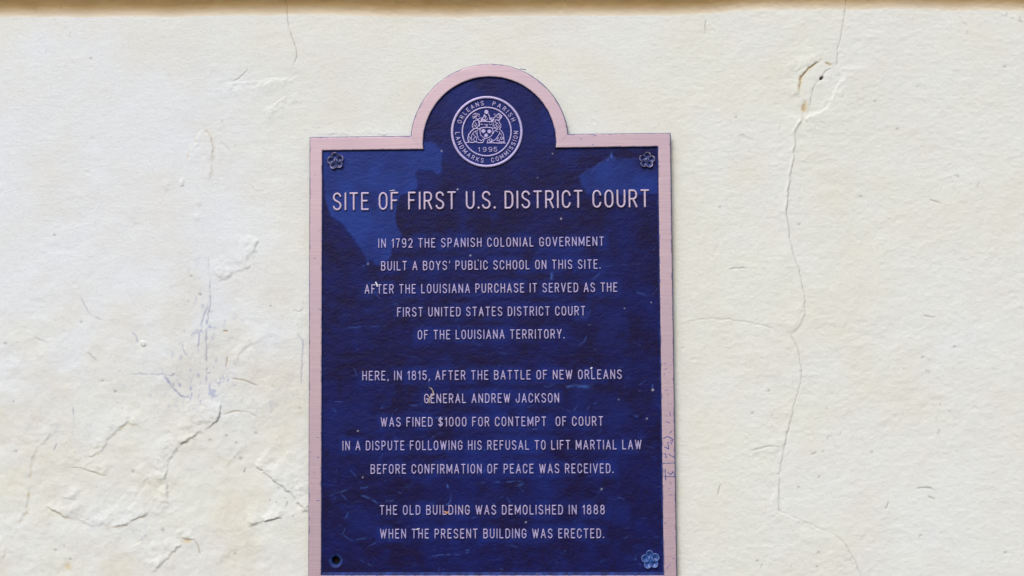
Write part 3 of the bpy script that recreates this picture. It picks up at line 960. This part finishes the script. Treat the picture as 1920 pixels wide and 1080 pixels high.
gl = curved('ORLEANS', 159, 98.5, 54.8, 9.6, 2.1, True) + curved('PARISH', 75, 24, 54.8, 9.6, 2.1, True)
gl += curved('LANDMARKS', 183, 261, 55.4, 9.6, 2.1, False) + curved('COMMISSION', 281.5, 357.5, 55.4, 9.6, 2.1, False)
stroke_part('seal_lettering', gl, 1.5, 0.4, SB, 0.7, M_LETTER, seal)
yl = []
for ch, x_ in zip('1995', (-15.8, -7.2, 3.6, 13.2)):
    w, lines = G[ch]
    segs = []
    for ln in lines:
        pts = [(x_ + u * (6.0 if ch != '1' else 2.0), -38.0 + v * 8.0) for u, v in ln]
        segs += [pts[i] + pts[i + 1] for i in range(len(pts) - 1)]
    yl.append((np.array(segs), np.full(len(segs), 1.0)))
stroke_part('year', yl, 1.4, 0.4, SB, 0.7, M_LETTER, seal)

ARMS = [
    (52, [(570, 130), (571, 131)]), (18, [(525, 200), (505, 250), (470, 300), (430, 345)]), (17, [(620, 180), (650, 250), (662, 320)]),
    (22, [(515, 220), (560, 255)]), (14, [(560, 245), (545, 290), (530, 330)]), (15, [(600, 300), (575, 340), (520, 345)]),
    (19, [(430, 340), (490, 325), (530, 345)]), (19, [(680, 300), (700, 350), (760, 320), (730, 370)]), (17, [(400, 385), (480, 365), (600, 378), (740, 388)]),
    (16, [(650, 330), (690, 290), (740, 290)]),
    (13, [(430, 455), (450, 435), (480, 460)]), (13, [(520, 440), (540, 465), (580, 445), (600, 470)]), (13, [(640, 440), (670, 465), (710, 440)]),
    (14, [(400, 420), (390, 500)]), (14, [(745, 420), (735, 500)]), (15, [(560, 490), (590, 490)]),
    (18, [(400, 555), (450, 535), (560, 525), (660, 530), (730, 550)]),
    (15, [(412, 560), (405, 640), (425, 730), (480, 775), (550, 815)]), (15, [(725, 560), (735, 640), (705, 740), (640, 780), (555, 815)]),
    (50, [(490, 620), (495, 622)]), (48, [(640, 632), (646, 630)]), (46, [(558, 735), (562, 728)]),
    (15, [(235, 190), (290, 160), (340, 190), (320, 245), (250, 250), (215, 235)]), (13, [(350, 165), (395, 195), (375, 245)]), (13, [(275, 200), (300, 210)]),
    (15, [(220, 285), (290, 275), (360, 320), (410, 280), (470, 290)]), (16, [(240, 370), (310, 330), (390, 355), (370, 400)]),
    (15, [(260, 375), (215, 440), (208, 510), (245, 560)]), (14, [(290, 405), (325, 450), (280, 490), (340, 525), (375, 470), (390, 410)]),
    (13, [(265, 450), (250, 500)]), (18, [(385, 575), (330, 545), (260, 555), (180, 620), (115, 710), (92, 820), (120, 895)]),
    (14, [(350, 600), (250, 640), (195, 720), (185, 800), (200, 870)]), (13, [(130, 760), (160, 800), (140, 850)]), (13, [(230, 690), (285, 770), (230, 830), (270, 880)]),
    (14, [(330, 640), (335, 740), (370, 830), (430, 870), (480, 830), (525, 830)]), (12, [(290, 640), (310, 700)]), (13, [(300, 760), (320, 840), (300, 890)]),
    (17, [(55, 915), (130, 895), (200, 915), (290, 890), (370, 918), (470, 918), (500, 860)]),
    (16, [(830, 230), (850, 195), (910, 185), (965, 235), (950, 290), (880, 285), (835, 260)]), (22, [(900, 235), (930, 250)]), (12, [(880, 180), (890, 165)]),
    (14, [(765, 200), (790, 180)]), (15, [(800, 220), (790, 270), (750, 290)]), (17, [(930, 300), (885, 355), (820, 330), (785, 380)]),
    (14, [(790, 400), (860, 425), (800, 460), (850, 500), (785, 545), (865, 575), (790, 610), (860, 645)]),
    (15, [(890, 370), (930, 450), (942, 515), (900, 575), (960, 630), (1000, 700), (1012, 820), (1020, 910)]), (13, [(880, 450), (900, 520), (850, 540)]),
    (15, [(900, 640), (905, 690), (850, 780), (780, 855), (700, 895), (640, 880), (630, 840), (670, 815), (715, 845), (690, 870)]),
    (13, [(770, 620), (745, 690)]), (13, [(930, 680), (960, 740)]), (14, [(920, 790), (970, 780), (990, 820), (945, 850), (930, 810)]), (14, [(870, 800), (830, 870), (890, 880), (900, 840)]),
    (17, [(590, 925), (700, 922), (850, 932), (1050, 935)]), (14, [(600, 850), (590, 925)]), (14, [(900, 905), (1000, 900)]), (13, [(760, 560), (770, 470)]),
]
segs, rad = [], []
for r, pts in ARMS:
    q = [((870 + x / 13.5) - 912.7, -((200 + y / 13.5) - 247.0)) for x, y in pts]
    for i in range(len(q) - 1):
        segs.append(q[i] + q[i + 1])
        rad.append(r / 13.5 * 1.12)
stroke_part('coat_of_arms', [(np.array(segs), np.array(rad))], 1.6, 0.45, SB, 0.75, M_LETTER, seal)


# ------------------------------------------------------------------ rosette screw caps
def petal_mesh(r0, rad):
    """cupped petal whose centre lies r0 from the middle, along +x of the wall plane"""
    nr, na = 7, 20
    co, worn = [(r0, -1.3, 0)], [0.0]
    for k in range(1, nr + 1):
        q = k / nr
        for t in np.linspace(0, 2 * math.pi, na, endpoint=False):
            x, z = rad * q * math.cos(t) * 1.05, rad * q * math.sin(t) * 0.98
            lip = 1.2 + 3.4 * q ** 2.2 + 1.3 * q * q * math.cos(t)
            co.append((r0 + x, -lip, z))
            worn.append(float(np.clip((q - 0.62) / 0.25, 0, 1)) * max(0.0, 0.35 + 0.75 * math.cos(t)))
    n0 = len(co)
    for t in np.linspace(0, 2 * math.pi, na, endpoint=False):
        co.append((r0 + rad * 1.02 * math.cos(t), 1.0, rad * 0.98 * math.sin(t)))
        worn.append(0.0)
    fs = [(0, 1 + i, 1 + (i + 1) % na) for i in range(na)]
    for k in range(nr - 1):
        fs += [(1 + k * na + i, 1 + k * na + (i + 1) % na, 1 + (k + 1) * na + (i + 1) % na, 1 + (k + 1) * na + i) for i in range(na)]
    k = nr - 1
    fs += [(1 + k * na + i, 1 + k * na + (i + 1) % na, n0 + (i + 1) % na, n0 + i) for i in range(na)]
    return np.array(co), fs, np.array(worn)


def dome_mesh(r):
    nr, na = 7, 28
    co = [(0, -3.4, 0)]
    worn = [0.25]
    for k in range(1, nr + 1):
        q = k / nr
        for t in np.linspace(0, 2 * math.pi, na, endpoint=False):
            x, z = r * q * math.cos(t), r * q * math.sin(t)
            h = 3.4 * math.sqrt(max(0, 1 - (q * 0.97) ** 2)) - (0.9 if abs(x) < 0.75 and q < 0.9 else 0)
            co.append((x, -h + (1.2 if k == nr else 0), z))
            worn.append(0.1)
    fs = [(0, 1 + i, 1 + (i + 1) % na) for i in range(na)]
    for k in range(nr - 1):
        fs += [(1 + k * na + i, 1 + k * na + (i + 1) % na, 1 + (k + 1) * na + (i + 1) % na, 1 + (k + 1) * na + i) for i in range(na)]
    return np.array(co), fs, np.array(worn)


for (px, py, rot, size, mat, lab) in ((629.5, 302, 100, 1.03, M_ROS, 'worn flower rosette in the upper left corner'),
                                      (1213, 300.5, 84, 0.97, M_ROS, 'worn flower rosette in the upper right corner'),
                                      (1219.5, 1049, 96, 1.10, M_ROSB, 'flower rosette overpainted bright blue')):
    x_, z_ = at(px, py, 17)
    ro = bpy.data.objects.new('rosette', None)
    ro.parent = plaque
    ro.location = (x_ / 1000, -PANEL / 1000, (z_ - ZB) / 1000)
    ro['label'] = lab
    col.objects.link(ro)
    for k in range(5):
        co, fs, worn = petal_mesh(8.6 * size, 6.7 * size)
        t = math.radians(rot + 72 * k)
        c_, s_ = math.cos(t), math.sin(t)
        co = np.stack([co[:, 0] * c_ - co[:, 2] * s_, co[:, 1], co[:, 0] * s_ + co[:, 2] * c_], 1)
        link_mesh('petal', co / 1000, fs, mat, ro, attrs={'worn': worn})
    co, fs, worn = dome_mesh(6.7 * size)
    t = math.radians(rot * 1.7)
    c_, s_ = math.cos(t), math.sin(t)
    co = np.stack([co[:, 0] * c_ - co[:, 2] * s_, co[:, 1] - 0.8, co[:, 0] * s_ + co[:, 2] * c_], 1)
    link_mesh('screw_head', co / 1000, fs, mat, ro, attrs={'worn': worn})

# ------------------------------------------------------------------ scuffs on the rim, flecks of white paint, leaf scraps
M_SCUFF, nt, b = new_mat('blue_scuff')
c = mix(nt, ramp(nt, ntex(nt, coords(nt), 120, 2), 0.4, 0.6), (0.03, 0.06, 0.30), (0.12, 0.13, 0.28))
nt.links.new(c, b.inputs['Base Color'])
M_FLECK, nt, b = new_mat('white_paint_fleck')
c = mix(nt, ramp(nt, ntex(nt, coords(nt), 200, 2), 0.4, 0.6), (0.78, 0.79, 0.82), (0.70, 0.72, 0.78))
nt.links.new(c, b.inputs['Base Color'])

SC = [[(1246, 732), (1253, 731)], [(1250, 741), (1254, 739)], [(1244, 822), (1252, 818), (1262, 824), (1258, 833)], [(1246, 838), (1254, 842), (1252, 830)],
      [(1247, 850), (1250, 858)], [(1254, 852), (1265, 858)], [(1244, 869), (1264, 868)], [(1252, 886), (1258, 890), (1262, 884), (1266, 893)],
      [(1245, 893), (1266, 894)], [(1247, 880), (1248, 900)], [(1256, 905), (1259, 907)], [(1252, 917), (1257, 916)], [(1254, 928), (1261, 928)],
      [(1246, 982), (1249, 979)], [(1250, 1066), (1253, 1063), (1257, 1058)], [(1245, 700), (1246, 703)], [(1256, 668), (1257, 670)], [(1252, 757), (1254, 759)],
      [(1256, 772), (1257, 780)], [(1248, 790), (1254, 793)], [(1260, 808), (1256, 812)], [(590, 327), (591, 328)], [(598, 433), (602, 431)], [(598, 579), (602, 582)],
      [(593, 819), (598, 820)], [(580, 847), (584, 848)], [(594, 857), (598, 858)], [(594, 939), (600, 938)], [(588, 887), (590, 884)], [(588, 485), (592, 484)],
      [(1088, 262), (1090, 259)], [(1110, 272), (1113, 271)], [(1113, 255), (1118, 254)], [(986, 131), (975, 129)], [(1005, 1076), (1012, 1077)]]
gr = []
rs = np.random.default_rng(3)
for s in SC:
    q = ats(s, FACE)
    sg = np.hstack([q[:-1], q[1:]])
    strong = 800 < s[0][1] < 900 and s[0][0] > 1200
    gr.append((sg, rs.uniform(0.35, 0.6, len(sg)) + (0.35 if strong else 0)))
for k in range(22):      # fine ticks gathered low on the right-hand rail
    y_ = 1076 - 400 * rs.power(0.8)
    x_ = np.interp(y_, [276, 1076], [1236, 1246.7]) + rs.uniform(1, 19)
    q = ats([(x_, y_), (x_ + rs.uniform(0.8, 5), y_ + rs.normal(0, 1.2))], FACE)
    gr.append((np.hstack([q[:-1], q[1:]]), np.array([rs.uniform(0.3, 0.5)])))
for g_ in gr:
    stroke_part('scuff_mark', [g_], 0.12, 0.5, FACE, 0.3, M_SCUFF)

for (x_, y_, r_, x2, y2) in ((705, 530, 1.7, 708, 537), (1110, 690, 1.5, 1108, 691), (781, 993, 1.0, 786, 991), (897, 488, 1.0, 897, 489), (740, 357, 1.0, 731, 358)):
    q = ats([(x_, y_), (x2, y2)], PANEL)
    stroke_part('paint_fleck', [(np.hstack([q[:-1], q[1:]]), np.array([r_]))], 2.4, 0.4, PANEL, 1.0, M_FLECK)

for name, pts, rr, mat, lab in (
        ('leaf_scrap', [(805.5, 727), (809, 729), (812, 735), (813.5, 740), (809, 742), (805.5, 746), (804.5, 756)], [.7, 1.0, 1.3, 1.9, 1.6, 1.1], M_LEAF,
         'curled tan scrap of dry leaf caught above the word GENERAL'),
        ('leaf_scrap', [(834, 960), (838, 962), (841, 961)], [1.6, 2.0], M_LEAF2, 'tiny orange scrap of leaf caught in the word BUILDING')):
    q = ats(pts, 17)
    co, fa, top = stroke_patch(np.hstack([q[:-1], q[1:]]), rr, 2.3, 0.4, PANEL, 1.2)
    bx, bz_ = q[:, 0].mean(), q[:, 1].min()
    co = co - np.array([bx, 0, bz_])
    o = link_mesh(name, co / 1000, fa, mat)
    o.location = (bx / 1000, 0, bz_ / 1000)
    tag(o, lab, 'leaf scrap', 'dry leaf scraps stuck on the plaque')
